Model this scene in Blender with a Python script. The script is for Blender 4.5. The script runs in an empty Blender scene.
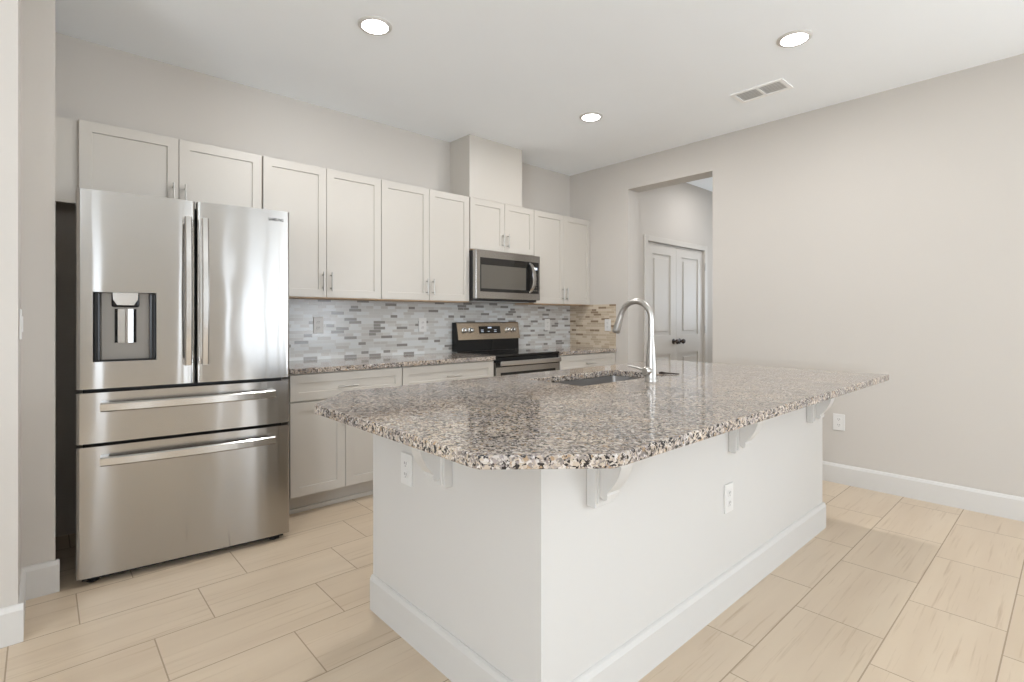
import bpy, bmesh, math, random
from mathutils import Vector, Matrix
R = math.radians
sc = bpy.context.scene
C = sc.collection

# ------------------------------------------------------------------ camera
cam_d = bpy.data.cameras.new('camera')
cam_d.sensor_width = 36.0
cam_d.lens = 517.11 / 1024 * 36
cam_d.shift_y = -(341 - 318.586) / 1024
cam_d.clip_start = 0.05
cam = bpy.data.objects.new('camera', cam_d)
C.objects.link(cam)
cam.location = (0, 0, 1.228)
cam.rotation_euler = (R(90), 0, R(-42.293))
sc.camera = cam

# ------------------------------------------------------------------ exposure, world, daylight
sc.view_settings.view_transform = 'Standard'
sc.view_settings.look = 'None'
sc.view_settings.gamma = 1
sc.view_settings.use_curve_mapping = False
sc.view_settings.exposure = 0.47
sc.cycles.max_bounces = 14
sc.cycles.diffuse_bounces = 8
sc.cycles.glossy_bounces = 6
sc.cycles.sample_clamp_indirect = 6
sc.cycles.use_denoising = True

world = bpy.data.worlds.new('sky')
sc.world = world
world.use_nodes = True
bg = world.node_tree.nodes['Background']
bg.inputs[0].default_value = (0.84, 0.93, 1.03, 1)
bg.inputs[1].default_value = 2.9


def area(name, loc, rot, sx, sy, energy, col=(1, 1, 1), shape='RECTANGLE'):
    d = bpy.data.lights.new(name, 'AREA')
    d.shape = shape
    d.size = sx
    if shape == 'RECTANGLE':
        d.size_y = sy
    d.energy = energy
    d.color = col
    o = bpy.data.objects.new(name, d)
    C.objects.link(o)
    o.location = loc
    o.rotation_euler = rot
    return o


# right and left lights are added fill at made-up windows behind the camera
DAY = (0.84, 0.93, 1.03)
area('added_fill_right', (4.63, -3.4, 1.3), (R(142), 0, R(90)), 2.3, 1.9, 172, DAY)
area('added_fill_left', (-4.12, -1.6, 1.5), (R(138), 0, R(-90)), 2.2, 1.6, 188, DAY)
area('daylight_hall_window', (7.4, 2.3, 1.5), (R(140), 0, R(90)), 0.8, 1.0, 8, DAY)

# ------------------------------------------------------------------ material helpers


class NT:
    def __init__(s, name):
        s.m = bpy.data.materials.new(name)
        s.m.use_nodes = True
        s.t = s.m.node_tree
        s.b = s.t.nodes['Principled BSDF']

    def n(s, typ, **kw):
        nd = s.t.nodes.new(typ)
        for k, v in kw.items():
            setattr(nd, k, v)
        return nd

    def l(s, a, b):
        s.t.links.new(a, b)

    def math(s, op, a, b=None, c=None):
        nd = s.n('ShaderNodeMath', operation=op)
        for i, v in enumerate((a, b, c)):
            if v is None:
                continue
            if isinstance(v, (int, float)):
                nd.inputs[i].default_value = v
            else:
                s.l(v, nd.inputs[i])
        return nd.outputs[0]

    def mix(s, fac, a, b, blend='MIX'):
        nd = s.n('ShaderNodeMix', data_type='RGBA', blend_type=blend)
        for sock, v in ((nd.inputs[0], fac), (nd.inputs[6], a), (nd.inputs[7], b)):
            if isinstance(v, (int, float)):
                sock.default_value = v
            elif isinstance(v, tuple):
                sock.default_value = v if len(v) == 4 else v + (1,)
            else:
                s.l(v, sock)
        return nd.outputs[2]

    def ramp(s, fac, stops, interp='LINEAR'):
        nd = s.n('ShaderNodeValToRGB')
        cr = nd.color_ramp
        cr.interpolation = interp
        while len(cr.elements) > 1:
            cr.elements.remove(cr.elements[-1])
        cr.elements[0].position = stops[0][0]
        cr.elements[0].color = tuple(stops[0][1]) + (1,)
        for p, c in stops[1:]:
            e = cr.elements.new(p)
            e.color = tuple(c) + (1,)
        s.l(fac, nd.inputs[0])
        return nd.outputs[0]

    def coords(s, scale=None):
        tc = s.n('ShaderNodeTexCoord')
        o = tc.outputs['Object']
        if scale:
            mp = s.n('ShaderNodeMapping')
            mp.inputs['Scale'].default_value = scale
            s.l(o, mp.inputs[0])
            o = mp.outputs[0]
        return o

    def noise(s, vec, scale, detail=3, rough=0.5):
        nd = s.n('ShaderNodeTexNoise')
        nd.inputs['Scale'].default_value = scale
        nd.inputs['Detail'].default_value = detail
        nd.inputs['Roughness'].default_value = rough
        s.l(vec, nd.inputs['Vector'])
        return nd.outputs[0]

    def bump(s, h, strength, dist=0.01):
        nd = s.n('ShaderNodeBump')
        nd.inputs['Strength'].default_value = strength
        nd.inputs['Distance'].default_value = dist
        s.l(h, nd.inputs['Height'])
        s.l(nd.outputs[0], s.b.inputs['Normal'])


def paint(name, col, rough=0.6, bump=0.0, bscale=180, metal=0.0, spec=0.5):
    t = NT(name)
    v = t.coords()
    n = t.noise(v, 2.3, 2)
    c = t.mix(n, tuple(x * 0.985 for x in col), tuple(min(1, x * 1.015) for x in col))
    t.l(c, t.b.inputs['Base Color'])
    t.b.inputs['Roughness'].default_value = rough
    t.b.inputs['Metallic'].default_value = metal
    t.b.inputs['Specular IOR Level'].default_value = spec
    if bump:
        t.bump(t.noise(v, bscale, 3), bump, 0.002)
    return t.m


def steel(name, col=(0.43, 0.412, 0.388), rough=0.24, grain='X', bump=0.0, aniso=0.0):
    """brushed metal: the reflection smears across the brush lines"""
    t = NT(name)
    n = t.noise(t.coords((2.5, 2.5, 420)), 1.0, 2)
    c = t.mix(n, tuple(x * 0.97 for x in col), tuple(x * 1.03 for x in col))
    t.l(c, t.b.inputs['Base Color'])
    t.b.inputs['Metallic'].default_value = 1
    t.b.inputs['Roughness'].default_value = rough
    if aniso:
        tg = t.n('ShaderNodeTangent', direction_type='RADIAL', axis=grain)
        t.b.inputs['Anisotropic'].default_value = aniso
        t.l(tg.outputs[0], t.b.inputs['Tangent'])
    if bump:
        t.bump(t.noise(t.coords((6, 6, 2.6)), 1.0, 1), bump, 0.01)
    return t.m


def emis(name, col, strength):
    t = NT(name)
    t.b.inputs['Base Color'].default_value = col + (1,)
    t.b.inputs['Emission Color'].default_value = col + (1,)
    t.b.inputs['Emission Strength'].default_value = strength
    return t.m


def granite():
    t = NT('granite')
    v0 = t.coords()
    warp = t.n('ShaderNodeTexNoise')
    warp.inputs['Scale'].default_value = 60
    warp.inputs['Detail'].default_value = 3
    t.l(v0, warp.inputs['Vector'])
    add = t.n('ShaderNodeVectorMath', operation='MULTIPLY_ADD')
    t.l(warp.outputs['Color'], add.inputs[0])
    add.inputs[1].default_value = (0.018, 0.018, 0.018)
    t.l(v0, add.inputs[2])
    v = add.outputs[0]

    def cells(scale):
        nd = t.n('ShaderNodeTexVoronoi')
        nd.inputs['Scale'].default_value = scale
        t.l(v, nd.inputs['Vector'])
        sp = t.n('ShaderNodeSeparateColor')
        t.l(nd.outputs['Color'], sp.inputs[0])
        return sp.outputs[0], sp.outputs[1]
    a, a2 = cells(105)
    b, b2 = cells(210)
    big = t.noise(v0, 7, 3)
    ca = t.ramp(a, [(0, (0.035, 0.03, 0.03)), (0.19, (0.30, 0.265, 0.245)), (0.32, (0.55, 0.47, 0.38)),
                    (0.50, (0.40, 0.355, 0.33)), (0.62, (0.64, 0.58, 0.51)), (0.80, (0.43, 0.31, 0.20)), (0.88, (0.70, 0.66, 0.62))], 'CONSTANT')
    cb = t.ramp(b, [(0, (0.022, 0.02, 0.022)), (0.26, (0.25, 0.225, 0.21)), (0.42, (0.51, 0.445, 0.37)),
                    (0.68, (0.62, 0.57, 0.51)), (0.86, (0.34, 0.30, 0.285))], 'CONSTANT')
    m = t.mix(t.math('GREATER_THAN', b2, 0.52), ca, cb)
    vein = t.ramp(big, [(0.35, (0.66, 0.65, 0.66)), (0.65, (0.86, 0.82, 0.77))])
    c = t.mix(1.0, m, vein, 'MULTIPLY')
    t.l(c, t.b.inputs['Base Color'])
    t.b.inputs['Roughness'].default_value = 0.09
    t.b.inputs['Specular IOR Level'].default_value = 0.55
    return t.m


def mosaic(name, along, ramp, mortar):
    t = NT(name)
    sp = t.n('ShaderNodeSeparateXYZ')
    t.l(t.coords(), sp.inputs[0])
    cb = t.n('ShaderNodeCombineXYZ')
    t.l(sp.outputs[along], cb.inputs[0])
    t.l(sp.outputs[2], cb.inputs[1])
    br = t.n('ShaderNodeTexBrick', offset=0.37, offset_frequency=2, squash=0.62, squash_frequency=3)
    br.inputs['Color1'].default_value = (0, 0, 0, 1)
    br.inputs['Color2'].default_value = (1, 1, 1, 1)
    br.inputs['Mortar'].default_value = (0, 0, 0, 1)
    br.inputs['Scale'].default_value = 1
    br.inputs['Mortar Size'].default_value = 0.0011
    br.inputs['Mortar Smooth'].default_value = 0.1
    br.inputs['Brick Width'].default_value = 0.105
    br.inputs['Row Height'].default_value = 0.0242
    t.l(cb.outputs[0], br.inputs['Vector'])
    col = t.ramp(br.outputs['Color'], ramp, 'CONSTANT')
    c = t.mix(br.outputs['Fac'], col, mortar)
    t.l(c, t.b.inputs['Base Color'])
    ro = t.math('MULTIPLY_ADD', br.outputs['Fac'], 0.5, 0.2)
    t.l(ro, t.b.inputs['Roughness'])
    t.bump(t.math('SUBTRACT', 1.0, br.outputs['Fac']), 0.35, 0.002)
    return t.m


def floor_tiles():
    t = NT('floor_tile')
    sp = t.n('ShaderNodeSeparateXYZ')
    t.l(t.coords(), sp.inputs[0])
    PX, PY = 0.62, 0.314
    yy = t.math('DIVIDE', t.math('SUBTRACT', sp.outputs[1], 0.192), PY)
    row = t.math('FLOOR', yy)
    fy = t.math('SUBTRACT', yy, row)
    xx = t.math('DIVIDE', t.math('SUBTRACT', t.math('SUBTRACT', sp.outputs[0], 0.32), t.math('MULTIPLY', row, 0.2067)), PX)
    colm = t.math('FLOOR', xx)
    fx = t.math('SUBTRACT', xx, colm)
    gx = 0.0023 / PX
    gy = 0.0024 / PY
    ex = t.math('MINIMUM', fx, t.math('SUBTRACT', 1.0, fx))
    ey = t.math('MINIMUM', fy, t.math('SUBTRACT', 1.0, fy))
    g = t.math('MAXIMUM', t.math('LESS_THAN', ex, gx), t.math('LESS_THAN', ey, gy))
    idv = t.n('ShaderNodeCombineXYZ')
    t.l(row, idv.inputs[0])
    t.l(colm, idv.inputs[1])
    wn = t.n('ShaderNodeTexWhiteNoise', noise_dimensions='2D')
    t.l(idv.outputs[0], wn.inputs['Vector'])
    # streaks running along each tile
    off = t.n('ShaderNodeVectorMath', operation='MULTIPLY_ADD')
    t.l(wn.outputs['Color'], off.inputs[0])
    off.inputs[1].default_value = (9, 9, 9)
    mp = t.n('ShaderNodeMapping')
    mp.inputs['Scale'].default_value = (2.2, 60, 1)
    tc = t.n('ShaderNodeTexCoord')
    t.l(tc.outputs['Object'], mp.inputs[0])
    t.l(mp.outputs[0], off.inputs[2])
    st = t.noise(off.outputs[0], 1.0, 4, 0.6)
    mp2 = t.n('ShaderNodeMapping')
    mp2.inputs['Scale'].default_value = (1.0, 8, 1)
    t.l(tc.outputs['Object'], mp2.inputs[0])
    off2 = t.n('ShaderNodeVectorMath', operation='ADD')
    t.l(mp2.outputs[0], off2.inputs[0])
    t.l(wn.outputs['Color'], off2.inputs[1])
    st2 = t.noise(off2.outputs[0], 1.0, 3)
    base = t.ramp(st2, [(0.3, FLOOR_A), (0.7, FLOOR_B)])
    base = t.mix(t.math('MULTIPLY', wn.outputs['Value'], 0.10), base, (0.70, 0.60, 0.47))
    vein = t.ramp(st, [(0.57, (0, 0, 0)), (0.72, (1, 1, 1))])
    base = t.mix(t.math('MULTIPLY', vein, 0.55), base, (0.36, 0.25, 0.15))
    c = t.mix(t.math('MULTIPLY', g, 0.85), base, (0.30, 0.225, 0.155))
    t.l(c, t.b.inputs['Base Color'])
    t.l(t.math('MULTIPLY_ADD', g, 0.35, 0.30), t.b.inputs['Roughness'])
    t.bump(t.math('MULTIPLY_ADD', st, 0.15, t.math('SUBTRACT', 1.0, g)), 0.25, 0.002)
    return t.m


FLOOR_A, FLOOR_B = (0.53, 0.42, 0.305), (0.60, 0.49, 0.365)
M = {}
M['wall'] = paint('wall_paint', (0.525, 0.49, 0.447), 0.75, 0.12)
M['ceiling'] = paint('ceiling_paint', (0.885, 0.915, 0.94), 0.85, 0.1)
M['trim'] = paint('white_trim_paint', (0.59, 0.57, 0.54), 0.4)
M['island'] = paint('island_white_paint', (0.565, 0.546, 0.517), 0.6, 0.1)
M['cabinet'] = paint('cabinet_white_paint', (0.51, 0.475, 0.425), 0.35)
M['underside'] = paint('cabinet_wood_underside', (0.55, 0.38, 0.23), 0.5)
M['steel_tan_cast'] = steel('brushed_steel_tan_cast', (0.55, 0.47, 0.375), 0.27, aniso=0.9)  # warm light cast put into the steel colour of the control panel
M['sink'] = steel('satin_sink_steel', (0.33, 0.315, 0.30), 0.38)
M['door'] = paint('grey_white_door_paint', (0.56, 0.53, 0.485), 0.45)
M['granite'] = granite()
M['splash'] = mosaic('grey_mosaic_tile', 0, [(0, (0.24, 0.222, 0.205)), (0.13, (0.53, 0.52, 0.495)), (0.40, (0.60, 0.605, 0.595)), (0.74, (0.48, 0.455, 0.425))], (0.58, 0.57, 0.54))
M['splash_tan_cast'] = mosaic('mosaic_tile_tan_cast', 1, [(0, (0.24, 0.175, 0.115)), (0.13, (0.47, 0.385, 0.285)), (0.40, (0.55, 0.46, 0.35)), (0.74, (0.43, 0.345, 0.25))], (0.58, 0.48, 0.36))  # tan light cast painted into the side wall tile colours
M['floor'] = floor_tiles()
M['steel'] = steel('brushed_steel', rough=0.15, bump=0.15, aniso=1.0)
M['steel_h'] = steel('brushed_steel_horizontal', rough=0.27, aniso=0.9)
M['chrome'] = steel('satin_handle_steel', (0.58, 0.565, 0.545), 0.17)
M['nickel'] = steel('brushed_nickel', (0.48, 0.46, 0.43), 0.36)
M['black'] = paint('black_plastic', (0.010, 0.010, 0.010), 0.25, spec=0.3)
M['dark'] = paint('dark_grey_case', (0.03, 0.028, 0.027), 0.5)
M['glass'] = paint('black_glass', (0.012, 0.011, 0.010), 0.06)
M['mwglass'] = paint('smoked_oven_glass', (0.10, 0.09, 0.075), 0.12)
M['plate'] = paint('white_plastic', (0.66, 0.645, 0.62), 0.35)
M['slot'] = paint('dark_slot', (0.10, 0.09, 0.085), 0.6)
M['vent_white'] = paint('vent_white_enamel', (0.90, 0.90, 0.89), 0.4)
M['vent'] = paint('vent_dark', (0.62, 0.62, 0.61), 0.7)
M['bronze'] = paint('dark_bronze', (0.045, 0.035, 0.03), 0.3, metal=0.8)
M['letters'] = paint('grey_lettering', (0.02, 0.02, 0.022), 0.4)
M['lamp'] = emis('lamp_glow', (1.0, 0.98, 0.95), 14.0)
M['led'] = emis('display_glow', (0.75, 0.85, 1.0), 0.2)

# ------------------------------------------------------------------ mesh helpers
ORG = {}


class MB:
    def __init__(s):
        s.bm = bmesh.new()

    def box(s, x0, x1, y0, y1, z0, z1, bev=0.0, seg=2):
        vs = [s.bm.verts.new(p) for p in ((x0, y0, z0), (x1, y0, z0), (x1, y1, z0), (x0, y1, z0), (x0, y0, z1), (x1, y0, z1), (x1, y1, z1), (x0, y1, z1))]
        fs = [s.bm.faces.new([vs[i] for i in f]) for f in ((3, 2, 1, 0), (4, 5, 6, 7), (0, 1, 5, 4), (1, 2, 6, 5), (2, 3, 7, 6), (3, 0, 4, 7))]
        if bev:
            es = list({e for f in fs for e in f.edges})
            bmesh.ops.bevel(s.bm, geom=es, offset=bev, segments=seg, affect='EDGES', profile=0.5)
        return s

    def prism(s, pts, fn, a, b):
        """extrude the closed outline pts (p,q) between a and b; fn(p,q,t)->xyz"""
        A = [s.bm.verts.new(fn(p, q, a)) for p, q in pts]
        B = [s.bm.verts.new(fn(p, q, b)) for p, q in pts]
        n = len(pts)
        s.bm.faces.new(A)
        s.bm.faces.new(B[::-1])
        for i in range(n):
            s.bm.faces.new((A[i], B[i], B[(i + 1) % n], A[(i + 1) % n]))
        return s

    def lathe(s, prof, origin, axis='z', n=32):
        o = Vector(origin)
        rings = []
        for r, h in prof:
            ring = []
            for k in range(n):
                a = 2 * math.pi * k / n
                c, d = r * math.cos(a), r * math.sin(a)
                p = {'z': (c, d, h), 'y': (c, h, d), 'x': (h, c, d)}[axis]
                ring.append(s.bm.verts.new(o + Vector(p)))
            rings.append(ring)
        for A, B in zip(rings, rings[1:]):
            for k in range(n):
                s.bm.faces.new((A[k], A[(k + 1) % n], B[(k + 1) % n], B[k]))
        s.bm.faces.new(rings[0][::-1])
        s.bm.faces.new(rings[-1])
        return s

    def sweep(s, path, section):
        """section(i)-> list of offset vectors at path point i"""
        rings = []
        for i, p in enumerate(path):
            rings.append([s.bm.verts.new(Vector(p) + o) for o in section(i)])
        n = len(rings[0])
        for A, B in zip(rings, rings[1:]):
            for k in range(n):
                s.bm.faces.new((A[k], A[(k + 1) % n], B[(k + 1) % n], B[k]))
        s.bm.faces.new(rings[0][::-1])
        s.bm.faces.new(rings[-1])
        return s

    def tube(s, path, r, n=16):
        P = [Vector(p) for p in path]
        rad = r if isinstance(r, (list, tuple)) else [r] * len(P)
        tang = []
        for i in range(len(P)):
            tang.append((P[min(i + 1, len(P) - 1)] - P[max(i - 1, 0)]).normalized())
        up = Vector((1, 0, 0)) if abs(tang[0].x) < 0.9 else Vector((0, 0, 1))
        frames = []
        for t in tang:
            u = (up - t * up.dot(t)).normalized()
            frames.append((u, t.cross(u)))
            up = u

        def sec(i):
            u, w = frames[i]
            return [(u * math.cos(2 * math.pi * k / n) + w * math.sin(2 * math.pi * k / n)) * rad[i] for k in range(n)]
        return s.sweep(P, sec)

    def build(s, name, mat, parent=None, smooth=False, local=False, origin=None):
        bm = s.bm
        bmesh.ops.recalc_face_normals(bm, faces=bm.faces)
        off = Vector((0, 0, 0))
        if parent is not None and not local:
            off = ORG[parent]
        if parent is None and origin is not None:
            off = Vector(origin)
        if off.length:
            bmesh.ops.translate(bm, verts=bm.verts, vec=-off)
        me = bpy.data.meshes.new(name)
        bm.to_mesh(me)
        bm.free()
        me.materials.append(mat)
        if smooth:
            for p in me.polygons:
                p.use_smooth = True
            if smooth != 'all':
                try:
                    me.set_sharp_from_angle(angle=R(40))
                except Exception:
                    pass
        o = bpy.data.objects.new(name, me)
        C.objects.link(o)
        if parent is not None:
            o.parent = parent
            ORG[o] = ORG[parent]
        else:
            o.location = off
            ORG[o] = off
        return o


def tag(o, label=None, cat=None, group=None, kind=None):
    for k, v in (('label', label), ('category', cat), ('group', group), ('kind', kind)):
        if v:
            o[k] = v
    return o


def thing(name, loc, label, cat, group=None, rz=0.0):
    o = bpy.data.objects.new(name, None)
    o.empty_display_size = 0.1
    C.objects.link(o)
    o.location = loc
    o.rotation_euler = (0, 0, rz)
    ORG[o] = Vector(loc)
    return tag(o, label, cat, group)


def struct(name, mb, mat):
    o = mb.build(name, mat)
    o['kind'] = 'structure'
    return o


def dup(root, loc, rz, label):
    r = root.copy()
    C.objects.link(r)
    r.location = loc
    r.rotation_euler = (0, 0, rz)
    r['label'] = label
    for ch in root.children:
        c = ch.copy()
        C.objects.link(c)
        c.parent = r
        for g in ch.children:
            d = g.copy()
            C.objects.link(d)
            d.parent = c
    return r


# ------------------------------------------------------------------ measured planes
YB, YU, YD, YC, XR, ZC = 3.873, 3.583, 3.245, 3.227, 4.407, 2.836
ZB, ZT, ZCT, ZCB = 1.379, 2.289, 0.920, 0.887
XL0 = 0.046           # fridge alcove side
YREAR, XLEFT, XH = -5.0, -4.0, 7.2

# ------------------------------------------------------------------ setting
struct('floor', MB().box(XLEFT, XH, YREAR - 0.3, YB, -0.05, 0.0), M['floor'])
struct('ceiling', MB().box(XLEFT, XH, YREAR, YB, ZC, ZC + 0.05), M['ceiling'])
struct('wall_back', MB().box(XL0 - 0.2, XR, YB, YB + 0.12, 0, ZC), M['wall'])
OY0, OY1, OZ, WT = 2.198, 3.095, 2.541, 0.19
w = MB()
w.box(XR, XR + WT, -2.2, OY0, 0, ZC)
w.box(XR, XR + WT, YREAR, -4.6, 0, ZC)
w.box(XR, XR + WT, -4.6, -2.2, 0, 0.3)  # unseen opening added to let in the right fill light
w.box(XR, XR + WT, -4.6, -2.2, 2.3, ZC)
w.box(XR, XR + WT, OY1, YB + 0.12, 0, ZC)
w.box(XR, XR + WT, OY0, OY1, OZ, ZC)
struct('wall_right', w, M['wall'])
w = MB()
w.box(XLEFT, -0.066, 2.72, YB + 0.12, 0, ZC)
w.box(-0.066, XL0, 3.106, YB + 0.12, 0, ZC)
struct('wall_left', w, M['wall'])
struct('wall_side', MB().box(XLEFT - 0.12, XLEFT, YREAR, -2.7, 0, ZC).box(XLEFT - 0.12, XLEFT, -0.5, 2.72, 0, ZC)
       .box(XLEFT - 0.12, XLEFT, -2.7, -0.5, 0, 0.7).box(XLEFT - 0.12, XLEFT, -2.7, -0.5, 2.3, ZC), M['wall'])  # opening here added for the left fill light
w = MB()
for x0, x1, z0, z1 in ((XLEFT, -1.75, 0, ZC), (-1.25, 0.78, 0, ZC), (-1.75, -1.25, 0, 0.2), (-1.75, -1.25, 2.4, ZC), (0.78, 0.95, 0, 0.2), (0.78, 0.95, 2.4, ZC), (0.95, 1.15, 0, ZC), (4.0, XR, 0, ZC), (1.15, 4.0, 2.4, ZC)):
    w.box(x0, x1, YREAR - 0.12, YREAR, z0, z1)
struct('wall_rear', w, M['wall'])
w = MB()
for x in (1.15, 1.68, 2.6, 3.3, 3.95):
    w.box(x, x + (0.05 if x in (1.15, 3.95) else 0.08), YREAR - 0.10, YREAR - 0.02, 0.0, 2.4)
w.box(1.15, 4.0, YREAR - 0.10, YREAR - 0.02, 2.35, 2.40)
w.box(1.15, 4.0, YREAR - 0.10, YREAR - 0.02, 0.0, 0.05)
struct('window_1', w, M['trim'])
# hall beyond the opening
w = MB()
DX0, DXM, DX1, DZ, HY = 4.821, 5.443, 6.074, 2.068, 3.14
w.box(XR + WT, DX0, HY, HY + 0.12, 0, ZC)
w.box(DX1, XH, HY, HY + 0.12, 0, ZC)
w.box(DX0, DX1, HY, HY + 0.12, DZ, ZC)
struct('wall_hall', w, M['wall'])
struct('wall_hall_end', MB().box(XH, XH + 0.1, 1.3, 1.9, 0, ZC).box(XH, XH + 0.1, 2.7, HY + 0.12, 0, ZC).box(XH, XH + 0.1, 1.9, 2.7, 0, 1.0).box(XH, XH + 0.1, 1.9, 2.7, 2.1, ZC), M['wall'])
struct('wall_hall_near', MB().box(XR + WT, XH, 1.3, 1.42, 0, ZC), M['wall'])
w = MB()
w.box(DX0 - 0.062, DX0, HY - 0.016, HY, 0, DZ + 0.06, 0.004)
w.box(DX1, DX1 + 0.062, HY - 0.016, HY, 0, DZ + 0.06, 0.004)
w.box(DX0, DX1, HY - 0.016, HY, DZ, DZ + 0.06, 0.004)
struct('trim_1', w, M['door'])


def panel_door(name, x0, x1, knob_x):
    yf, z0 = HY + 0.02, 0.008
    w_ = MB()
    w_.box(x0, x1, yf + 0.006, yf + 0.04, z0, DZ - 0.008)
    st = 0.12
    # stiles and rails
    for a, b, c, d in ((x0, x0 + st, z0, DZ - 0.008), (x1 - st, x1, z0, DZ - 0.008), (x0 + st, x1 - st, 1.945, DZ - 0.008), (x0 + st, x1 - st, 0.824, 1.04), (x0 + st, x1 - st, z0, 0.21)):
        w_.box(a, b, yf - 0.006, yf + 0.006, c, d)
    # raised fields
    for c, d in ((1.04, 1.945), (0.21, 0.824)):
        w_.box(x0 + st + 0.045, x1 - st - 0.045, yf - 0.004, yf + 0.006, c + 0.045, d - 0.045, 0.004)
    o = struct(name, w_, M['door'])
    k = MB()
    k.lathe([(0.003, -0.075), (0.022, -0.072), (0.030, -0.058), (0.026, -0.045), (0.011, -0.038), (0.011, -0.012), (0.032, -0.010), (0.032, -0.006)], (knob_x, yf, 0.965), 'y', 24)
    k.build('door_knob', M['bronze'], o, smooth=True)
    return o


panel_door('door_1', DX0 + 0.004, DXM - 0.002, 5.383)
panel_door('door_2', DXM + 0.002, DX1 - 0.004, 5.515)
h = MB()
for z in (0.25, 1.05, 1.82):
    h.box(DX1 - 0.004, DX1 + 0.006, HY - 0.022, HY - 0.012, z, z + 0.09)
struct('trim_2', h, M['nickel'])

# chase above the microwave cabinet
struct('wall_chase', MB().box(2.759, 3.388, YU, YB, ZT + 0.001, ZC), M['cabinet'])


def baseboard(name, runs, hgt=0.143, t=0.015):
    """runs: (x0,y0,x1,y1, nx, ny) wall line with outward normal"""
    w_ = MB()
    for x0, y0, x1, y1, nx, ny in runs:
        d = Vector((x1 - x0, y1 - y0, 0))
        prof = [(0, 0), (t, 0), (t, hgt - 0.02), (t * 0.55, hgt - 0.004), (0.003, hgt), (0, hgt)]
        a, n_ = Vector((x0, y0, 0)), Vector((nx, ny, 0))
        w_.prism(prof, lambda p, q, s_: a + d * s_ + n_ * p + Vector((0, 0, q)), 0, 1)
    return struct(name, w_, M['trim'])


baseboard('baseboard_right', [(XR, YREAR, XR, OY0, -1, 0), (XR, OY1, XR, YD + 0.07, -1, 0)])
baseboard('baseboard_left', [(XLEFT, 2.72, -0.066 + 0.015, 2.72, 0, -1), (-0.066, 2.72, -0.066, 3.106, 1, 0), (-0.066, 3.106, XL0 + 0.014, 3.106, 0, -1)])
baseboard('baseboard_hall', [(XR + WT, HY, DX0 - 0.062, HY, 0, -1), (DX1 + 0.062, HY, XH, HY, 0, -1)])

# ------------------------------------------------------------------ refrigerator (local frame: x across the front, -y to the room)
RA = R(-6.0)
FW = 0.917
fr = thing('refrigerator', (0.113, 3.062, 0), 'stainless steel french door refrigerator with ice dispenser and two freezer drawers', 'refrigerator', rz=RA)
CA = 0.020
MB().box(CA, FW - CA - 0.006, 0.088, 0.59, 0.05, 1.80, 0.004).build('case', M['dark'], fr, local=True)
MB().box(0.02, FW - 0.03, 0.03, 0.56, 0.018, 0.05).build('kick_grille', M['black'], fr, local=True)
for x in (0.06, FW - 0.07):
    MB().lathe([(0.022, 0.0), (0.026, 0.004), (0.026, 0.012), (0.012, 0.014), (0.012, 0.03)], (x, 0.06, 0.0), 'z', 20).build('foot', M['black'], fr, local=True, smooth=True)
for x in (0.05, FW - 0.10):
    MB().box(x, x + 0.07, 0.02, 0.16, 1.80, 1.822, 0.006).build('hinge_cover', M['dark'], fr, local=True)


def front_panel(name, x0, x1, z0, z1, hole=None, thick=0.080):
    """steel front, gently crowned, with rolled side edges; hole = (xa, xb, za, zb)"""
    b_ = bmesh.new()
    w_ = x1 - x0
    xs = [0, 0.002, 0.006, 0.012, 0.02, 0.035, 0.055, 0.08]
    xs = [x0 + v for v in xs] + [x0 + 0.08 + (w_ - 0.16) * k / 16 for k in range(1, 16)] + [x1 - v for v in xs[::-1]]
    if hole:
        xs = sorted(x for x in xs if min(abs(x - hole[0]), abs(x - hole[1])) > 0.004)
        xs = sorted(xs + [hole[0], hole[1]])

    def dep(x):
        e = min(x - x0, x1 - x)
        d = 0.0
        if e < 0.012:
            d += 0.012 - math.sqrt(max(0, 0.012 ** 2 - (0.012 - e) ** 2))
        t = abs(2 * (x - x0) / w_ - 1)
        return d + 0.007 * t ** 5
    zs = [z0, z1] if not hole else [z0, hole[2], hole[3], z1]
    grid = {}
    for x in xs:
        for z in zs:
            grid[x, z] = b_.verts.new((x, dep(x), z))
    for xa, xb in zip(xs, xs[1:]):
        for za, zb in zip(zs, zs[1:]):
            if hole and xa >= hole[0] - 1e-6 and xb <= hole[1] + 1e-6 and abs(za - hole[2]) < 1e-6:
                continue
            b_.faces.new((grid[xa, za], grid[xb, za], grid[xb, zb], grid[xa, zb]))
    # sides and back
    top = [b_.verts.new((x, thick, z1)) for x in (x0, x1)]
    bot = [b_.verts.new((x, thick, z0)) for x in (x0, x1)]
    b_.faces.new([grid[x, z1] for x in xs] + [top[1], top[0]])
    b_.faces.new([grid[x, z0] for x in xs][::-1] + [bot[0], bot[1]])
    b_.faces.new([grid[x0, z] for z in zs] + [top[0], bot[0]])
    b_.faces.new([grid[x1, z] for z in zs][::-1] + [bot[1], top[1]])
    b_.faces.new((bot[0], top[0], top[1], bot[1]))
    m_ = MB()
    m_.bm.free()
    m_.bm = b_
    return m_.build(name, M['steel'], fr, smooth=True, local=True)


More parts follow.
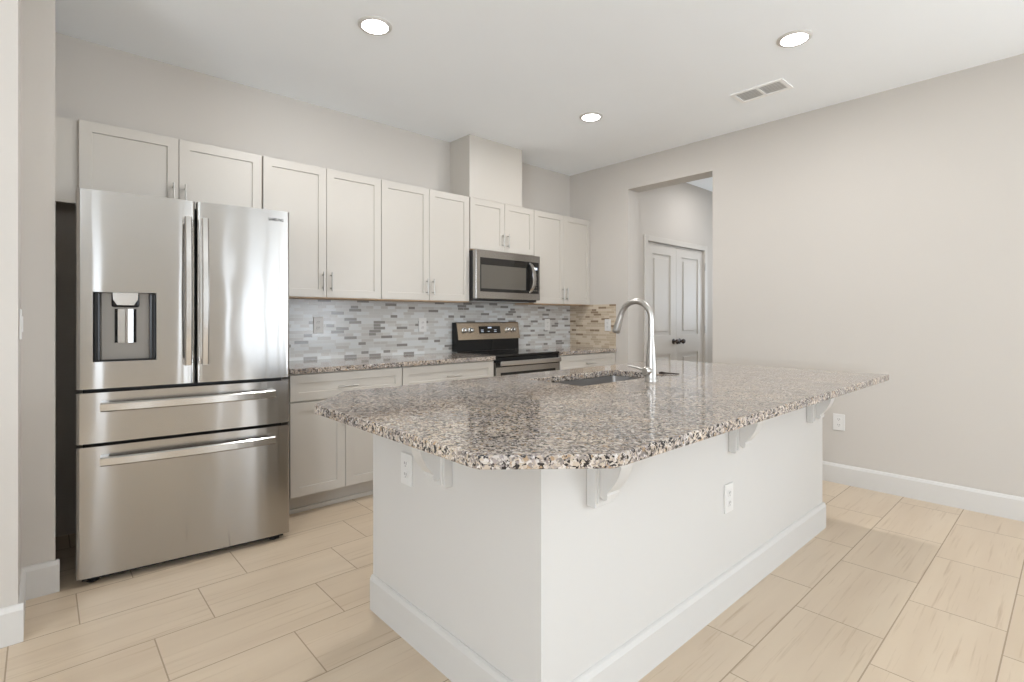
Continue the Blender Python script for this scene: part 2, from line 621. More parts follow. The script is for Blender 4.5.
def bar_handle(parent, p0, p1, wide, width, standoff, bow, name='handle', mat='chrome', n=20, thick=0.014):
    """flat bowed bar from p0 to p1 (local), returning to the panel at both ends"""
    p0, p1 = Vector(p0), Vector(p1)
    pts = [p0 + Vector((0, 0.0, 0))]
    for k in range(n + 1):
        t = k / n
        d = standoff + bow * (1 - (2 * t - 1) ** 2)
        pts.append(p0.lerp(p1, 0.004 + 0.992 * t) + Vector((0, -d, 0)))
    pts.append(p1)
    wv = Vector(wide)
    lng = (p1 - p0).normalized()

    def sec(i):
        if i == 0 or i == len(pts) - 1:
            tv = lng * (thick / 2 if i == 0 else -thick / 2)
            tv = lng * thick / 2 * (1 if i == 0 else 1)
            return [wv * width / 2 - tv, wv * width / 2 + tv, -wv * width / 2 + tv, -wv * width / 2 - tv]
        tv = Vector((0, -thick / 2, 0))
        a, b, c = wv * width / 2, wv * (width / 2 - 0.006), tv * 0.1
        return [b - tv, a - c, a + c, b + tv, -b + tv, -a + c, -a - c, -b - tv]
    m_ = MB()
    # two stand-offs and the bar
    m_.sweep(pts[1:-1], lambda i: sec(i + 1))
    e = 0.035
    for a, sgn in ((p0, 1), (p1, -1)):
        q = [a + lng * sgn * 0.0, a + lng * sgn * e]
        lo, hi = (q[0], q[1]) if sgn > 0 else (q[1], q[0])
        m_.bm.verts.ensure_lookup_table()
        mid = (lo + hi) / 2
        ex = lng * e / 2
        vs = []
        for sy in (-standoff + thick * 0.3, 0.012):
            for sl in (-1, 1):
                for sw in (-1, 1):
                    vs.append(m_.bm.verts.new(mid + ex * sl * (1.0 if sy < 0 else 0.8) + wv * (width / 2 - 0.001) * sw + Vector((0, sy, 0))))
        for f in ((0, 1, 3, 2), (4, 6, 7, 5), (0, 4, 5, 1), (2, 3, 7, 6), (0, 2, 6, 4), (1, 5, 7, 3)):
            m_.bm.faces.new([vs[i] for i in f])
    return m_.build(name, M[mat], parent, local=True)


HO = (0.061, 0.303, 1.027, 1.352)
dl = front_panel('french_door', 0.0, 0.464, 0.903, 1.822, HO)
dr = front_panel('french_door', 0.472, FW, 0.903, 1.822)
d1 = front_panel('freezer_drawer', 0.0, FW, 0.652, 0.885)
d2 = front_panel('freezer_drawer', 0.0, FW, 0.036, 0.636)
Z1 = (1, 0, 0)
bar_handle(dl, (0.433, 0, 0.994), (0.433, 0, 1.738), Z1, 0.032, 0.034, 0.022)
bar_handle(dr, (0.505, 0, 0.994), (0.505, 0, 1.738), Z1, 0.032, 0.034, 0.022)
bar_handle(d1, (0.087, 0, 0.820), (0.837, 0, 0.820), (0, 0, 1), 0.042, 0.034, 0.022)
bar_handle(d2, (0.087, 0, 0.570), (0.837, 0, 0.570), (0, 0, 1), 0.042, 0.034, 0.022)
# ice and water dispenser
xa, xb, za, zb = HO
m = MB()
dd = 0.062
q = [(xa, 0.0005), (xa + 0.004, 0.02), (xa + 0.030, dd), (xb - 0.030, dd), (xb - 0.004, 0.02), (xb, 0.0005)]
for (p, y), (p2, y2) in zip(q, q[1:]):
    v = [m.bm.verts.new(c) for c in ((p, y, za), (p2, y2, za), (p2, y2, zb), (p, y, zb))]
    m.bm.faces.new(v)
for z in (za, zb):
    m.bm.faces.new([m.bm.verts.new((p, y, z)) for p, y in q])
t_ = NT('dispenser_grey')
t_.b.inputs['Base Color'].default_value = (0.24, 0.222, 0.20, 1)
t_.b.inputs['Metallic'].default_value = 0.7
t_.b.inputs['Roughness'].default_value = 0.3
tag(m.build('dispenser_recess', t_.m, dl, local=True), 'dark grey recess')
for sx in (xa + 0.002, xb - 0.026):
    MB().box(sx, sx + 0.024, 0.004, 0.05, za + 0.004, zb - 0.002, 0.006).build('recess_cheek', M['black'], dl, local=True)
m = MB()
m.prism([(0.133, 1.351), (0.231, 1.351), (0.229, 1.318), (0.214, 1.292), (0.150, 1.292), (0.135, 1.318)], lambda p, q_, s_: Vector((p, s_, q_)), 0.012, 0.058)
m.build('nozzle', M['chrome'], dl, local=True)
MB().box(0.128, 0.236, 0.040, 0.060, 1.283, 1.351, 0.008).build('nozzle_surround', M['black'], dl, local=True)
m = MB()
m.prism([(0.140, 0.046), (0.152, 0.034), (0.180, 0.030), (0.186, 0.026), (0.192, 0.030), (0.212, 0.034), (0.224, 0.046), (0.224, 0.056), (0.140, 0.056)], lambda p, y, s_: Vector((p, y, s_)), 1.113, 1.274)
m.build('paddle', M['chrome'], dl, local=True)
MB().box(xa + 0.006, xb - 0.006, 0.006, 0.060, za + 0.001, za + 0.008).build('drip_tray', M['black'], dl, local=True)
# lettering on the right door
cu = bpy.data.curves.new('lettering', 'FONT')
cu.body = 'SAMSUNG'
cu.size = 0.0225
cu.offset = 0.0005
cu.extrude = 0.0004
to = bpy.data.objects.new('lettering', cu)
C.objects.link(to)
dg = bpy.context.evaluated_depsgraph_get()
me = bpy.data.meshes.new_from_object(to.evaluated_get(dg))
bpy.data.objects.remove(to)
wx = max(v.co.x for v in me.vertices)
for v in me.vertices:
    x, y, z = v.co
    xx = 0.806 + x * 0.077 / wx
    t = abs(2 * (xx - 0.472) / (FW - 0.472) - 1)
    v.co = (xx, 0.007 * t ** 5 - 0.0005 - z, 1.764 + y)
me.materials.clear()
me.materials.append(M['letters'])
lo = bpy.data.objects.new('brand_lettering', me)
C.objects.link(lo)
lo.parent = dr
tag(lo, 'small dark grey lettering')

# ------------------------------------------------------------------ cabinets


def shaker(x0, x1, z0, z1, yf, name, parent, fw=0.055, th=0.020, rec=0.008):
    m_ = MB()
    bm = m_.bm

    def ring(a, b, c, d, y):
        return [bm.verts.new(p) for p in ((a, y, c), (b, y, c), (b, y, d), (a, y, d))]
    e = 0.0015
    o0 = ring(x0, x1, z0, z1, yf + e)
    o1 = ring(x0 + e, x1 - e, z0 + e, z1 - e, yf)
    i1 = ring(x0 + fw, x1 - fw, z0 + fw, z1 - fw, yf)
    i2 = ring(x0 + fw + 0.0015, x1 - fw - 0.0015, z0 + fw + 0.0015, z1 - fw - 0.0015, yf + rec)
    bk = ring(x0, x1, z0, z1, yf + th)
    for A, B in ((o0, o1), (o1, i1), (i1, i2), (bk, o0)):
        for k in range(4):
            bm.faces.new((A[k], A[(k + 1) % 4], B[(k + 1) % 4], B[k]))
    bm.faces.new(i2)
    bm.faces.new(bk[::-1])
    return m_.build(name, M['cabinet'], parent)


def pull(parent, x, y, z, vertical=True, L=0.135):
    m_ = MB()
    r = 0.0055
    yb_ = y - 0.030
    ax = Vector((0, 0, 1)) if vertical else Vector((1, 0, 0))
    c = Vector((x, yb_, z))
    m_.tube([c - ax * L / 2, c - ax * (L / 2 - 0.001), c + ax * (L / 2 - 0.001), c + ax * L / 2], [r * 0.8, r, r, r * 0.8], 12)
    for s_ in (-1, 1):
        p = c + ax * s_ * 0.045
        m_.tube([p, p + Vector((0, 0.030, 0))], 0.0045, 10)
    return m_.build('pull', M['nickel'], parent, smooth=True)


def wall_cabinet(x0, xm, x1, z0, label, zp, g0=0.003, g1=0.003, body0=None):
    t = thing('wall_cabinet', ((x0 + x1) / 2, YB, z0), label, 'cabinet', 'white wall cabinets')
    MB().box((body0 if body0 is not None else x0) + 0.0005, x1 - 0.0005, YU + 0.0205, YB - 0.001, z0 + 0.007, ZT - 0.003).build('carcass', M['cabinet'], t)
    MB().box(x0 + 0.002, x1 - 0.002, YU + 0.014, YB - 0.012, z0 - 0.008, z0 + 0.006).build('bottom_panel', M['underside'], t)
    a = shaker(x0 + g0, xm - 0.0015, z0 - 0.001, ZT, YU, 'door', t)
    b = shaker(xm + 0.0015, x1 - g1, z0 - 0.001, ZT, YU, 'door', t)
    pull(a, xm - 0.030, YU, zp)
    pull(b, xm + 0.030, YU, zp)
    return t


X = dict(a=0.143, am=0.600, b=1.064, bm=1.489, c=1.915, cm=2.346, d=2.763, dm=3.169, e=3.551, em=3.984)
fc = wall_cabinet(X['a'], X['am'], X['b'], 1.842, 'short white shaker wall cabinet above the refrigerator', 1.953, 0.003, 0.005)
MB().box(XL0 + 0.001, X['a'], YU + 0.021, YU + 0.041, 1.842, ZT - 0.003).build('filler_strip', M['cabinet'], fc)
wall_cabinet(X['b'], X['bm'], X['c'], ZB, 'tall white two-door wall cabinet just right of the refrigerator', 1.489, 0.005, 0.003)
wall_cabinet(X['c'], X['cm'], X['d'], ZB, 'tall white two-door wall cabinet just left of the microwave', 1.486, 0.003, 0.006)
wall_cabinet(X['d'], X['dm'], X['e'], 1.842, 'short white two-door wall cabinet directly above the microwave', 1.945, 0.006, 0.003)
wall_cabinet(X['e'], X['em'], XR - 0.003, ZB, 'tall white two-door wall cabinet in the corner right of the microwave', 1.480, 0.003, 0.002)


def base_cabinet(x0, x1, label, xm, px):
    t = thing('base_cabinet', ((x0 + x1) / 2, YB, 0), label, 'cabinet', 'white base cabinets')
    MB().box(x0 + 0.001, x1 - 0.001, YD + 0.0205, YB - 0.002, 0.115, ZCB - 0.0005).build('carcass', M['cabinet'], t)
    m_ = MB()
    m_.box(x0 + 0.001, x1 - 0.001, YD + 0.092, YB - 0.01, 0.0, 0.115)
    m_.box(x0 + 0.001, x1 - 0.001, YD + 0.080, YD + 0.092, 0.0, 0.030, 0.004)
    m_.build('toe_kick', M['cabinet'], t)
    d = shaker(x0 + 0.004, x1 - 0.004, 0.716, 0.880, YD, 'drawer', t, fw=0.052)
    pull(d, px, YD, 0.789, False)
    a = shaker(x0 + 0.004, xm - 0.0015, 0.127, 0.706, YD, 'door', t)
    b = shaker(xm + 0.0015, x1 - 0.004, 0.127, 0.706, YD, 'door', t)
    pull(a, xm - 0.028, YD, 0.60)
    pull(b, xm + 0.028, YD, 0.60)
    return t


BX0, BXR = 1.118, 3.552
base_cabinet(BX0, 1.899, 'white base cabinet with one wide drawer next to the refrigerator', 1.476, 1.483)
base_cabinet(1.899, 2.752, 'white base cabinet with one wide drawer left of the range', 2.325, 2.335)
base_cabinet(BXR, XR - 0.003, 'white base cabinet with one wide drawer in the corner right of the range', 3.98, 3.98)


def slab(name, outer, holes, z0, z1, origin, label, bev=0.004):
    m_ = MB()
    bm = m_.bm
    loops = []
    es = []
    for L in [outer] + holes:
        vs = [bm.verts.new((x, y, z1)) for x, y in L]
        loops.append(vs)
        es += [bm.edges.new((vs[i], vs[(i + 1) % len(vs)])) for i in range(len(vs))]
    res = bmesh.ops.triangle_fill(bm, use_beauty=True, use_dissolve=False, edges=es)
    top = [f for f in res['geom'] if isinstance(f, bmesh.types.BMFace)]
    if top[0].normal.z < 0:
        pass
    ext = bmesh.ops.extrude_face_region(bm, geom=top)
    nv = [v for v in ext['geom'] if isinstance(v, bmesh.types.BMVert)]
    bmesh.ops.translate(bm, verts=nv, vec=(0, 0, z0 - z1))
    bmesh.ops.recalc_face_normals(bm, faces=bm.faces)
    rim = [e for e in bm.edges if len(e.link_faces) == 2 and abs(e.verts[0].co.z - e.verts[1].co.z) < 1e-6
           and abs(e.link_faces[0].normal.z - e.link_faces[1].normal.z) > 0.5]
    bmesh.ops.bevel(bm, geom=rim, offset=bev, segments=2, affect='EDGES', profile=0.5)
    o = m_.build(name, M['granite'], None, origin=origin)
    return tag(o, label, 'countertop')


def fillet(pts, rads, n=6):
    out = []
    N = len(pts)
    for i, (p, r) in enumerate(zip(pts, rads)):
        P, A, B = Vector(p), Vector(pts[i - 1]), Vector(pts[(i + 1) % N])
        if r <= 0:
            out.append(p)
            continue
        a, b = (A - P).normalized(), (B - P).normalized()
        ang = a.angle(b)
        t = r / math.tan(ang / 2)
        p0, p1 = P + a * t, P + b * t
        for k in range(n + 1):
            s_ = k / n
            q_ = p0 * (1 - s_) ** 2 + P * 2 * s_ * (1 - s_) + p1 * s_ ** 2
            out.append((q_.x, q_.y))
    return out


slab('countertop', [(BX0, YC), (2.754, YC), (2.754, YB - 0.009), (BX0, YB - 0.009)], [], ZCB, ZCT, (1.9, 3.55, ZCB), 'speckled granite countertop between the refrigerator and the range')
slab('countertop', [(BXR - 0.002, YC), (XR - 0.009, YC), (XR - 0.009, YB - 0.009), (BXR - 0.002, YB - 0.009)], [], ZCB, ZCT, (3.98, 3.55, ZCB), 'short speckled granite countertop in the corner right of the range')
tag(MB().box(1.0, XR - 0.0005, YB - 0.008, YB - 0.0005, 0.90, ZB - 0.001).build('backsplash', M['splash'], None, origin=(0, 0, 0)), 'grey glass strip mosaic backsplash along the back wall', 'backsplash')
tag(MB().box(XR - 0.008, XR - 0.0005, 3.242, YB - 0.0085, 0.90, ZB - 0.001).build('backsplash', M['splash_tan_cast'], None, origin=(0, 0, 0)), 'strip mosaic backsplash with a painted-in tan cast on the side wall beside the corner counter', 'backsplash')

# ------------------------------------------------------------------ range
RX0, RX1, RYF = 2.766, 3.540, 3.236
rg = thing('range', ((RX0 + RX1) / 2, YB, 0), 'stainless steel electric range with black glass cooktop and control panel', 'range')
MB().box(RX0 + 0.002, RX1 - 0.002, RYF + 0.045, YB - 0.05, 0.03, 0.905, 0.003).build('body', M['black'], rg)
MB().box(RX0, RX1, RYF + 0.002, YB - 0.085, 0.906, 0.926, 0.006).build('cooktop', M['glass'], rg)
MB().box(RX0, RX1, RYF + 0.012, RYF + 0.045, 0.868, 0.905, 0.003).build('front_trim', M['black'], rg)
od = MB().box(RX0 + 0.002, RX1 - 0.002, RYF + 0.004, RYF + 0.044, 0.235, 0.864, 0.004).build('oven_door', M['steel_h'], rg)
MB().box(RX0 + 0.003, RX1 - 0.003, RYF + 0.001, RYF + 0.010, 0.822, 0.863, 0.002).build('door_top_glass', M['glass'], od)
MB().box(RX0 + 0.055, RX1 - 0.055, RYF + 0.0015, RYF + 0.010, 0.36, 0.776, 0.002).build('oven_window', M['glass'], od)
m = MB()
m.box(RX0 + 0.016, RX1 - 0.030, RYF - 0.050, RYF - 0.032, 0.837, 0.876, 0.006, 3)
for x in (RX0 + 0.05, RX1 - 0.05):
    m.box(x - 0.012, x + 0.012, RYF - 0.034, RYF + 0.004, 0.844, 0.868, 0.003)
m.build('handle', M['chrome'], od)
MB().box(RX0 + 0.002, RX1 - 0.002, RYF + 0.006, RYF + 0.044, 0.06, 0.228, 0.004).build('storage_drawer', M['steel_h'], rg)
for x in (RX0 + 0.04, RX1 - 0.04):
    for y in (RYF + 0.08, YB - 0.1):
        MB().lathe([(0.016, 0), (0.018, 0.004), (0.018, 0.012), (0.009, 0.014), (0.009, 0.032)], (x, y, 0), 'z', 16).build('foot', M['black'], rg, smooth=True)
gd = MB()
gd.prism([(3.788, 0.926), (3.790, 1.03), (3.772, 1.038), (3.800, 1.184), (3.812, 1.192), (3.858, 1.192), (3.858, 0.926)], lambda y, z, x: Vector((x, y, z)), RX0 + 0.004, RX1 - 0.004)
gd = gd.build('backguard', M['black'], rg)
m = MB()
TB = [(3.7705, 1.036), (3.7985, 1.182)]


def onback(z):
    return TB[0][0] + (z - TB[0][1]) / (TB[1][1] - TB[0][1]) * (TB[1][0] - TB[0][0])


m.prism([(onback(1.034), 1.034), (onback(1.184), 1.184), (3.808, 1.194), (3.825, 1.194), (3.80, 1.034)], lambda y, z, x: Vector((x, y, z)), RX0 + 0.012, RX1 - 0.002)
bgp = m.build('control_panel', M['steel_tan_cast'], rg)
m = MB()
m.prism([(onback(1.088) - 0.0015, 1.088), (onback(1.156) - 0.0015, 1.156), (onback(1.156) + 0.004, 1.156), (onback(1.088) + 0.004, 1.088)], lambda y, z, x: Vector((x, y, z)), 3.027, 3.290)
m.build('display', M['glass'], bgp)
m = MB()
for x, z, w_ in ((3.135, 1.136, 0.045), (3.05, 1.118, 0.03), (3.05, 1.103, 0.03), (3.21, 1.118, 0.03), (3.21, 1.103, 0.03), (3.13, 1.105, 0.022)):
    y = onback(z) - 0.0022
    MB().box(x, x + w_, y, y + 0.001, z, z + (0.012 if w_ > 0.04 else 0.004)).build('display_mark', M['led'], bgp)
for i, x in enumerate((2.856, 2.930, 3.384, 3.462)):
    y = onback(1.12)
    k = MB().lathe([(0.027, 0.002), (0.027, -0.004), (0.021, -0.006), (0.0195, -0.030), (0.016, -0.033), (0.002, -0.0335)], (x, y, 1.12), 'y', 24)
    k.box(x - 0.003, x + 0.003, y - 0.036, y - 0.030, 1.104, 1.136, 0.001)
    k.build('knob', M['chrome'], bgp, smooth=True)

# ------------------------------------------------------------------ microwave
WX0, WX1, WYF, WZ0, WZ1 = 2.766, 3.548, 3.500, 1.403, 1.824
mw = thing('microwave', ((WX0 + WX1) / 2, YB, WZ0), 'stainless steel over-the-range microwave hung under the short cabinet', 'microwave')
MB().box(WX0 + 0.003, WX1 - 0.003, WYF + 0.046, YB - 0.01, WZ0 - 0.018, WZ1 - 0.002, 0.004).build('case', M['dark'], mw)
# front frame with window opening
wx0, wx1, wz0, wz1 = WX0 + 0.044, WX1 - 0.018, 1.464, 1.762
m = MB()
bm = m.bm


def ring2(a, b, c, d, y):
    return [bm.verts.new(p) for p in ((a, y, c), (b, y, c), (b, y, d), (a, y, d))]


e_ = 0.002
r0 = ring2(WX0, WX1, WZ0, WZ1, WYF + 0.044)
r1 = ring2(WX0, WX1, WZ0, WZ1, WYF + e_)
r2 = ring2(WX0 + e_, WX1 - e_, WZ0 + e_, WZ1 - e_, WYF)
r3 = ring2(wx0, wx1, wz0, wz1, WYF)
r4 = ring2(wx0, wx1, wz0, wz1, WYF + 0.012)
for A, B in ((r0, r1), (r1, r2), (r2, r3), (r3, r4)):
    for k in range(4):
        bm.faces.new((A[k], A[(k + 1) % 4], B[(k + 1) % 4], B[k]))
bm.faces.new(r0[::-1])
bm.faces.new(r4)
md = m.build('door', M['steel_h'], mw)
MB().box(wx0 + 0.001, wx1 - 0.001, WYF + 0.002, WYF + 0.0115, wz0 + 0.001, wz1 - 0.001).build('black_glass', M['glass'], md)
MB().box(WX0 + 0.058, WX0 + 0.595, WYF + 0.0005, WYF + 0.004, 1.492, 1.700, 0.001).build('window', M['mwglass'], md)
m = MB()
bx = 3.408
pts = []
for k in range(17):
    t = k / 16
    pts.append((bx + 0.026 * (1 - (2 * t - 1) ** 2), WYF - 0.008 - 0.034 * (1 - (2 * t - 1) ** 4), 1.476 + t * 0.272))
m.sweep(pts, lambda i: [Vector((0.020, 0.006, 0)), Vector((0.019, -0.003, 0)), Vector((0, -0.006, 0)), Vector((-0.019, -0.003, 0)), Vector((-0.020, 0.006, 0))])
for z in (1.480, 1.744):
    m.box(bx - 0.009, bx + 0.009, WYF - 0.008, WYF + 0.004, z - 0.012, z + 0.012, 0.003)
m.build('handle', M['chrome'], md, smooth=True)
m = MB()
for r_ in range(7):
    for c_ in range(2):
        m.box(3.462 + c_ * 0.028, 3.482 + c_ * 0.028, WYF + 0.0008, WYF + 0.003, 1.490 + r_ * 0.026, 1.500 + r_ * 0.026)
m.build('keypad', M['mwglass'], md)
MB().box(3.462, 3.512, WYF + 0.0008, WYF + 0.003, 1.690, 1.712).build('clock_display', M['led'], md)
MB().box(WX0 + 0.05, WX1 - 0.05, WYF + 0.10, YB - 0.08, WZ0 - 0.022, WZ0 - 0.018).build('bottom_filter', M['vent'], mw)

# ------------------------------------------------------------------ island
IX0, IX1, IYF, IYB = 1.041, 3.400, 1.022, 2.020
isl = thing('kitchen_island', ((IX0 + IX1) / 2, (IYF + IYB) / 2, 0), 'white painted kitchen island base carrying the large granite top', 'kitchen island')
m = MB()
m.box(IX0, IX1, IYF, IYF + 0.115, 0, ZCB - 0.0005)
m.box(IX0, IX0 + 0.115, IYF + 0.115, IYB, 0, ZCB - 0.0005)
m.box(IX1 - 0.10, IX1, IYF + 0.115, IYB, 0, ZCB - 0.0005)
m.build('half_wall', M['island'], isl)
m = MB()
m.box(IX0 + 0.116, IX1 - 0.101, IYB - 0.04, IYB - 0.021, 0.115, ZCB - 0.002)
m.box(IX0 + 0.116, IX1 - 0.101, IYB - 0.09, IYB - 0.078, 0.0, 0.115)
m.box(IX0 + 0.116, IX1 - 0.101, IYF + 0.116, IYB - 0.04, 0.10, 0.115)
m.build('cabinet_front', M['cabinet'], isl)
n_d = 5
for k in range(n_d):
    a = IX0 + 0.118 + (IX1 - IX0 - 0.221) * k / n_d
    b = IX0 + 0.118 + (IX1 - IX0 - 0.221) * (k + 1) / n_d
    m = MB()
    m.box(a + 0.002, b - 0.002, IYB - 0.0205, IYB - 0.001, 0.127, 0.878, 0.002)
    m.box(a + 0.058, b - 0.058, IYB - 0.006, IYB - 0.0005, 0.18, 0.82)
    m.build('door', M['cabinet'], isl)
m = MB()
for x0, y0, x1, y1, nx, ny in ((IX0 - 0.015, IYF, IX1 + 0.015, IYF, 0, -1), (IX0, IYF, IX0, IYB, -1, 0), (IX1, IYF, IX1, IYB, 1, 0)):
    a, d, n_ = Vector((x0, y0, 0)), Vector((x1 - x0, y1 - y0, 0)), Vector((nx, ny, 0))
    m.prism([(0, 0), (0.015, 0), (0.015, 0.126), (0.009, 0.142), (0.003, 0.146), (0, 0.146)], lambda p, q_, s_: a + d * s_ + n_ * p + Vector((0, 0, q_)), 0, 1)
m.build('baseboard', M['island'], isl)


def corbel(px, py, rz):
    """back plate and scrolled bracket; local frame: wall at y=0, room towards -y"""
    T = Matrix.Translation((px, py, 0)) @ Matrix.Rotation(rz, 4, 'Z')
    m_ = MB()
    m_.box(-0.048, 0.048, -0.034, 0.0, 0.652, ZCB - 0.001, 0.003)
    m_.box(-0.040, 0.040, -0.040, -0.030, 0.664, ZCB - 0.001, 0.002)
    bmesh.ops.transform(m_.bm, matrix=T, verts=m_.bm.verts)
    p_ = m_.build('corbel_plate', M['island'], isl)
    prof = [(0.036, ZCB - 0.001), (0.225, ZCB - 0.001), (0.225, 0.868), (0.214, 0.858)]
    for k in range(9):          # upper cove
        a = k / 8 * math.pi / 2
        prof.append((0.205 - 0.090 * math.sin(a), 0.785 + 0.067 * math.cos(a)))
    for k in range(1, 9):       # lower belly
        a = k / 8
        prof.append((0.115 - 0.052 * a + 0.008 * math.sin(a * math.pi), 0.785 - 0.085 * a))
    prof += [(0.066, 0.694), (0.064, 0.682), (0.054, 0.676), (0.044, 0.682), (0.036, 0.684)]
    m_ = MB()
    m_.prism(prof, lambda d_, z, x: Vector((x, -d_, z)), -0.030, 0.030)
    bmesh.ops.transform(m_.bm, matrix=T, verts=m_.bm.verts)
    m_.build('bracket', M['island'], p_)


for x in (1.287, 2.240, 3.185):
    corbel(x, IYF, 0)
corbel(IX0, 1.495, R(-90))

TX0, TX1, TY0, TY1 = 0.723, 3.465, 0.709, 2.106
outer = fillet([(TX0, 0.912), (0.962, TY0), (TX1, TY0), (TX1, TY1), (0.948, TY1), (TX0, 1.850)], [0.03, 0.03, 0.012, 0.012, 0.03, 0.03])
SX0, SX1, SY0, SY1 = 1.825, 2.535, 1.530, 1.886
hole = fillet([(SX0, SY0), (SX0, SY1), (SX1, SY1), (SX1, SY0)], [0.028] * 4, 8)
slab('island_countertop', outer, [hole], ZCB, ZCT, (2.1, 1.4, ZCB), 'large granite island top with clipped corners and an undermount sink cutout')

sk = thing('sink', ((SX0 + SX1) / 2, (SY0 + SY1) / 2, ZCB - 0.2), 'undermount stainless steel sink set in the island top', 'sink')
m = MB()
bm = m.bm
L = []
for off, z in ((0.022, ZCB - 0.0008), (-0.004, ZCB - 0.0008), (-0.012, ZCB - 0.15), (-0.035, ZCB - 0.19), (-0.09, ZCB - 0.195)):
    lp = fillet([(SX0 - off, SY0 - off), (SX0 - off, SY1 + off), (SX1 + off, SY1 + off), (SX1 + off, SY0 - off)], [0.028 + (0.02 if off > 0 else 0)] * 4, 6)
    L.append([bm.verts.new((x, y, z)) for x, y in lp])
for A, B in zip(L, L[1:]):
    for k in range(len(A)):
        bm.faces.new((A[k], A[(k + 1) % len(A)], B[(k + 1) % len(A)], B[k]))
bm.faces.new(L[-1])
m.build('bowl', M['sink'], sk, smooth=True)
MB().lathe([(0.055, 0.0), (0.055, 0.003), (0.040, 0.004), (0.036, 0.001), (0.004, 0.001)], ((SX0 + SX1) / 2, (SY0 + SY1) / 2, ZCB - 0.1948), 'z', 28).build('drain', M['chrome'], sk, smooth=True)

FX, FY = 2.230, 1.428
fa = thing('faucet', (FX, FY, ZCT), 'brushed nickel gooseneck pull-down faucet standing on the island', 'faucet')
MB().lathe([(0.031, 0.0), (0.031, 0.006), (0.028, 0.010), (0.027, 0.03), (0.0265, 0.08), (0.020, 0.17), (0.0155, 0.212), (0.0150, 0.215)], (FX, FY, ZCT), 'z', 32).build('base', M['nickel'], fa, smooth=True)
pts = [(FX, FY, ZCT + 0.215), (FX, FY, ZCT + 0.294)]
ar, zc_ = 0.091, ZCT + 0.304
for k in range(1, 20):
    a = math.pi - k * R(164) / 19
    pts.append((FX, FY + ar + ar * math.cos(a), zc_ + ar * math.sin(a)))
MB().tube(pts, 0.0145, 18).build('spout', M['nickel'], fa, smooth=True)
p = Vector(pts[-1])
tdir = (Vector(pts[-1]) - Vector(pts[-2])).normalized()
MB().tube([p, p + tdir * 0.004, p + tdir * 0.02, p + tdir * 0.080, p + tdir * 0.097, p + tdir * 0.100], [0.0150, 0.0155, 0.0165, 0.0205, 0.0205, 0.018], 18).build('spray_head', M['nickel'], fa, smooth=True)
m = MB()
m.lathe([(0.019, -0.012), (0.019, -0.055), (0.016, -0.060), (0.002, -0.0605)], (FX, FY, ZCT + 0.052), 'x', 24)
m.tube([(FX - 0.044, FY + 0.01, ZCT + 0.056), (FX - 0.046, FY + 0.05, ZCT + 0.064), (FX - 0.048, FY + 0.105, ZCT + 0.072)], [0.007, 0.0055, 0.0045], 12)
m.build('lever_handle', M['nickel'], fa, smooth=True)

# small dark clip lying right of the sink
cl = thing('clip', (2.545, 1.56, ZCT), 'small dark clip lying on the granite right of the faucet', 'clip')
m = MB()
m.tube([(2.535, 1.575, ZCT + 0.006), (2.545, 1.562, ZCT + 0.0075), (2.556, 1.548, ZCT + 0.006)], [0.005, 0.0074, 0.005], 12)
m.build('jaw', M['bronze'], cl, smooth=True)
MB().tube([(2.556, 1.549, ZCT + 0.006), (2.585, 1.514, ZCT + 0.0045), (2.605, 1.490, ZCT + 0.0028)], [0.004, 0.0035, 0.002], 10).build('tail', M['bronze'], cl, smooth=True)

# ------------------------------------------------------------------ outlets and switch


def make_outlet(loc, rz, label):
    t = thing('wall_outlet', loc, label, 'outlet', 'white electrical outlets', rz)
    MB().box(-0.039, 0.039, -0.007, 0.0, -0.061, 0.061, 0.003).build('cover_plate', M['plate'], t, local=True)
    for z in (-0.021, 0.021):
        pr_ = [(0.017 * math.cos(a) if abs(math.cos(a)) < 0.9 else 0.0165 * (1 if math.cos(a) > 0 else -1), z + max(-0.0135, min(0.0135, 0.0175 * math.sin(a)))) for a in [2 * math.pi * k / 24 for k in range(24)]]
        m_ = MB()
        m_.prism(pr_, lambda x, q_, y: Vector((x, y, q_)), -0.0095, -0.006)
        r_ = m_.build('receptacle', M['plate'], t, local=True)
        m_ = MB()
        m_.box(-0.0075, -0.0050, -0.0100, -0.009, z - 0.002, z + 0.008)
        m_.box(0.0050, 0.0075, -0.0100, -0.009, z - 0.002, z + 0.008)
        m_.box(-0.002, 0.002, -0.0100, -0.009, z - 0.010, z - 0.006)
        m_.build('slots', M['slot'], r_, local=True)
    return t


o1 = make_outlet((1.543, YB - 0.008, 1.180), 0, 'white outlet on the grey backsplash nearest the refrigerator')
dup(o1, (2.458, YB - 0.008, 1.172), 0, 'white outlet on the grey backsplash just left of the range')
dup(o1, (4.026, YB - 0.008, 1.163), 0, 'white outlet on the grey backsplash right of the range')
dup(o1, (XR - 0.008, 3.338, 1.160), R(-90), 'white outlet on the tan-cast side backsplash behind the faucet spout')
dup(o1, (XR, 1.213, 0.455), R(-90), 'white outlet low on the plain right wall above the baseboard')
dup(o1, (IX0, 1.742, 0.650), R(-90), 'white outlet on the shaded left end of the island')
dup(o1, (2.187, IYF, 0.457), 0, 'white outlet low on the bright front of the island')
sw = thing('light_switch', (-0.066, 2.86, 1.205), 'white light switch on the narrow wall edge left of the refrigerator', 'light switch', rz=R(90))
MB().box(-0.039, 0.039, -0.007, 0.0, -0.061, 0.061, 0.003).build('cover_plate', M['plate'], sw, local=True)
MB().box(-0.016, 0.016, -0.011, -0.006, -0.032, 0.032, 0.002).build('rocker', M['plate'], sw, local=True)

# ------------------------------------------------------------------ ceiling lights and vent
LAMP_W = 10


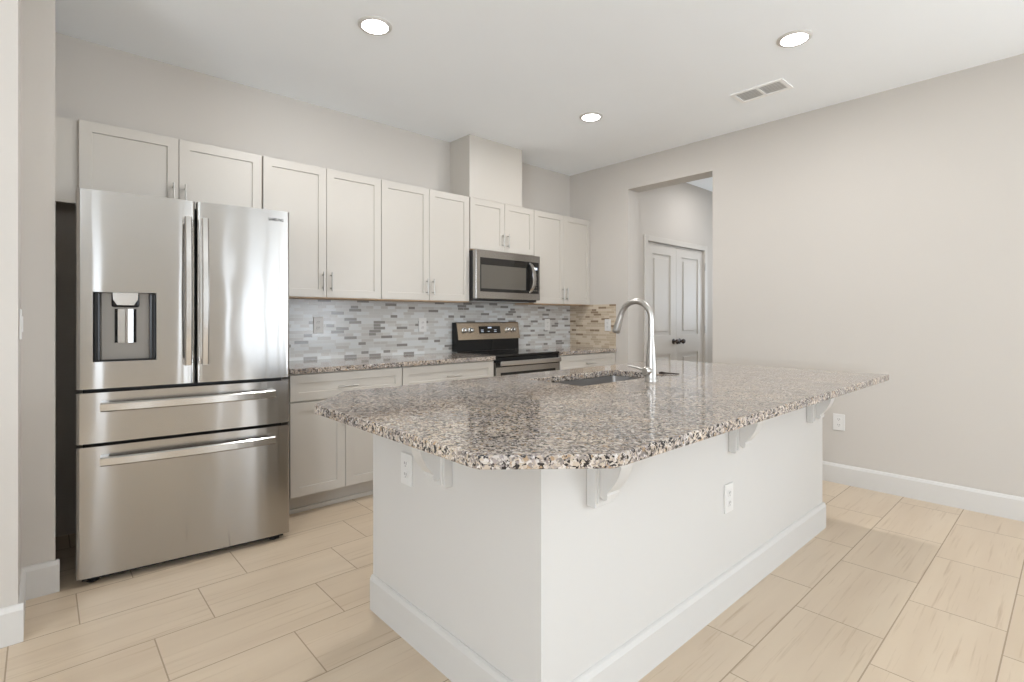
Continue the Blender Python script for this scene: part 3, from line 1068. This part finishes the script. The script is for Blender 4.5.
def lamp_at(x, y, e=LAMP_W):
    area('recessed_lamp', (x, y, ZC - 0.018), (0, 0, 0), 0.12, 0.12, e, (0.97, 0.965, 0.97), 'DISK')


cl0 = thing('ceiling_light', (1.353, 2.604, ZC), 'round recessed ceiling light above the refrigerator side, leftmost of three', 'ceiling light', 'recessed ceiling lights')
MB().lathe([(0.092, 0.0), (0.092, -0.003), (0.086, -0.008), (0.072, -0.0095), (0.068, -0.004), (0.068, 0.0)], (0, 0, 0), 'z', 40).build('trim_ring', M['trim'], cl0, local=True, smooth=True)
MB().lathe([(0.070, -0.0085), (0.056, -0.0118), (0.028, -0.0135), (0.002, -0.014)], (0, 0, 0), 'z', 40).build('lens', M['lamp'], cl0, local=True, smooth=True)
lamp_at(1.353, 2.604)
for (x, y), lb in (((3.195, 1.105), 'round recessed ceiling light nearest the air vent, toward the right wall'),
                   ((3.236, 2.622), 'round recessed ceiling light farthest away, near the range chase'),
                   ((5.55, 2.45), 'round recessed ceiling light in the hall beyond the opening')):
    dup(cl0, (x, y, ZC), 0, lb)
    lamp_at(x, y, LAMP_W if x < 5 else 7)

vt = thing('air_vent', (3.757, 1.517, ZC), 'white two-section ceiling air vent register with grey louvers', 'air vent')
VX0, VX1, VY0, VY1 = 3.655, 3.858, 1.340, 1.694
m = MB()
for a, b, c, d in ((VX0, VX1, VY0, 1.366), (VX0, VX1, 1.668, VY1), (VX0, 3.677, 1.366, 1.668), (3.836, VX1, 1.366, 1.668), (3.677, 3.836, 1.508, 1.526)):
    m.box(a, b, c, d, ZC - 0.008, ZC - 0.0005)
m.build('frame', M['vent_white'], vt)
MB().box(3.677, 3.836, 1.366, 1.668, ZC - 0.002, ZC - 0.0005).build('duct_opening', M['vent'], vt)
for y0, y1 in ((1.367, 1.507), (1.527, 1.667)):
    for k in range(7):
        x = 3.688 + k * 0.0225
        m = MB()
        m.prism([(x - 0.0095, ZC - 0.0075), (x - 0.008, ZC - 0.008), (x + 0.0095, ZC - 0.0035), (x + 0.008, ZC - 0.003)], lambda a, b, y: Vector((a, y, b)), y0, y1)
        m.build('louver', M['vent_white'], vt)
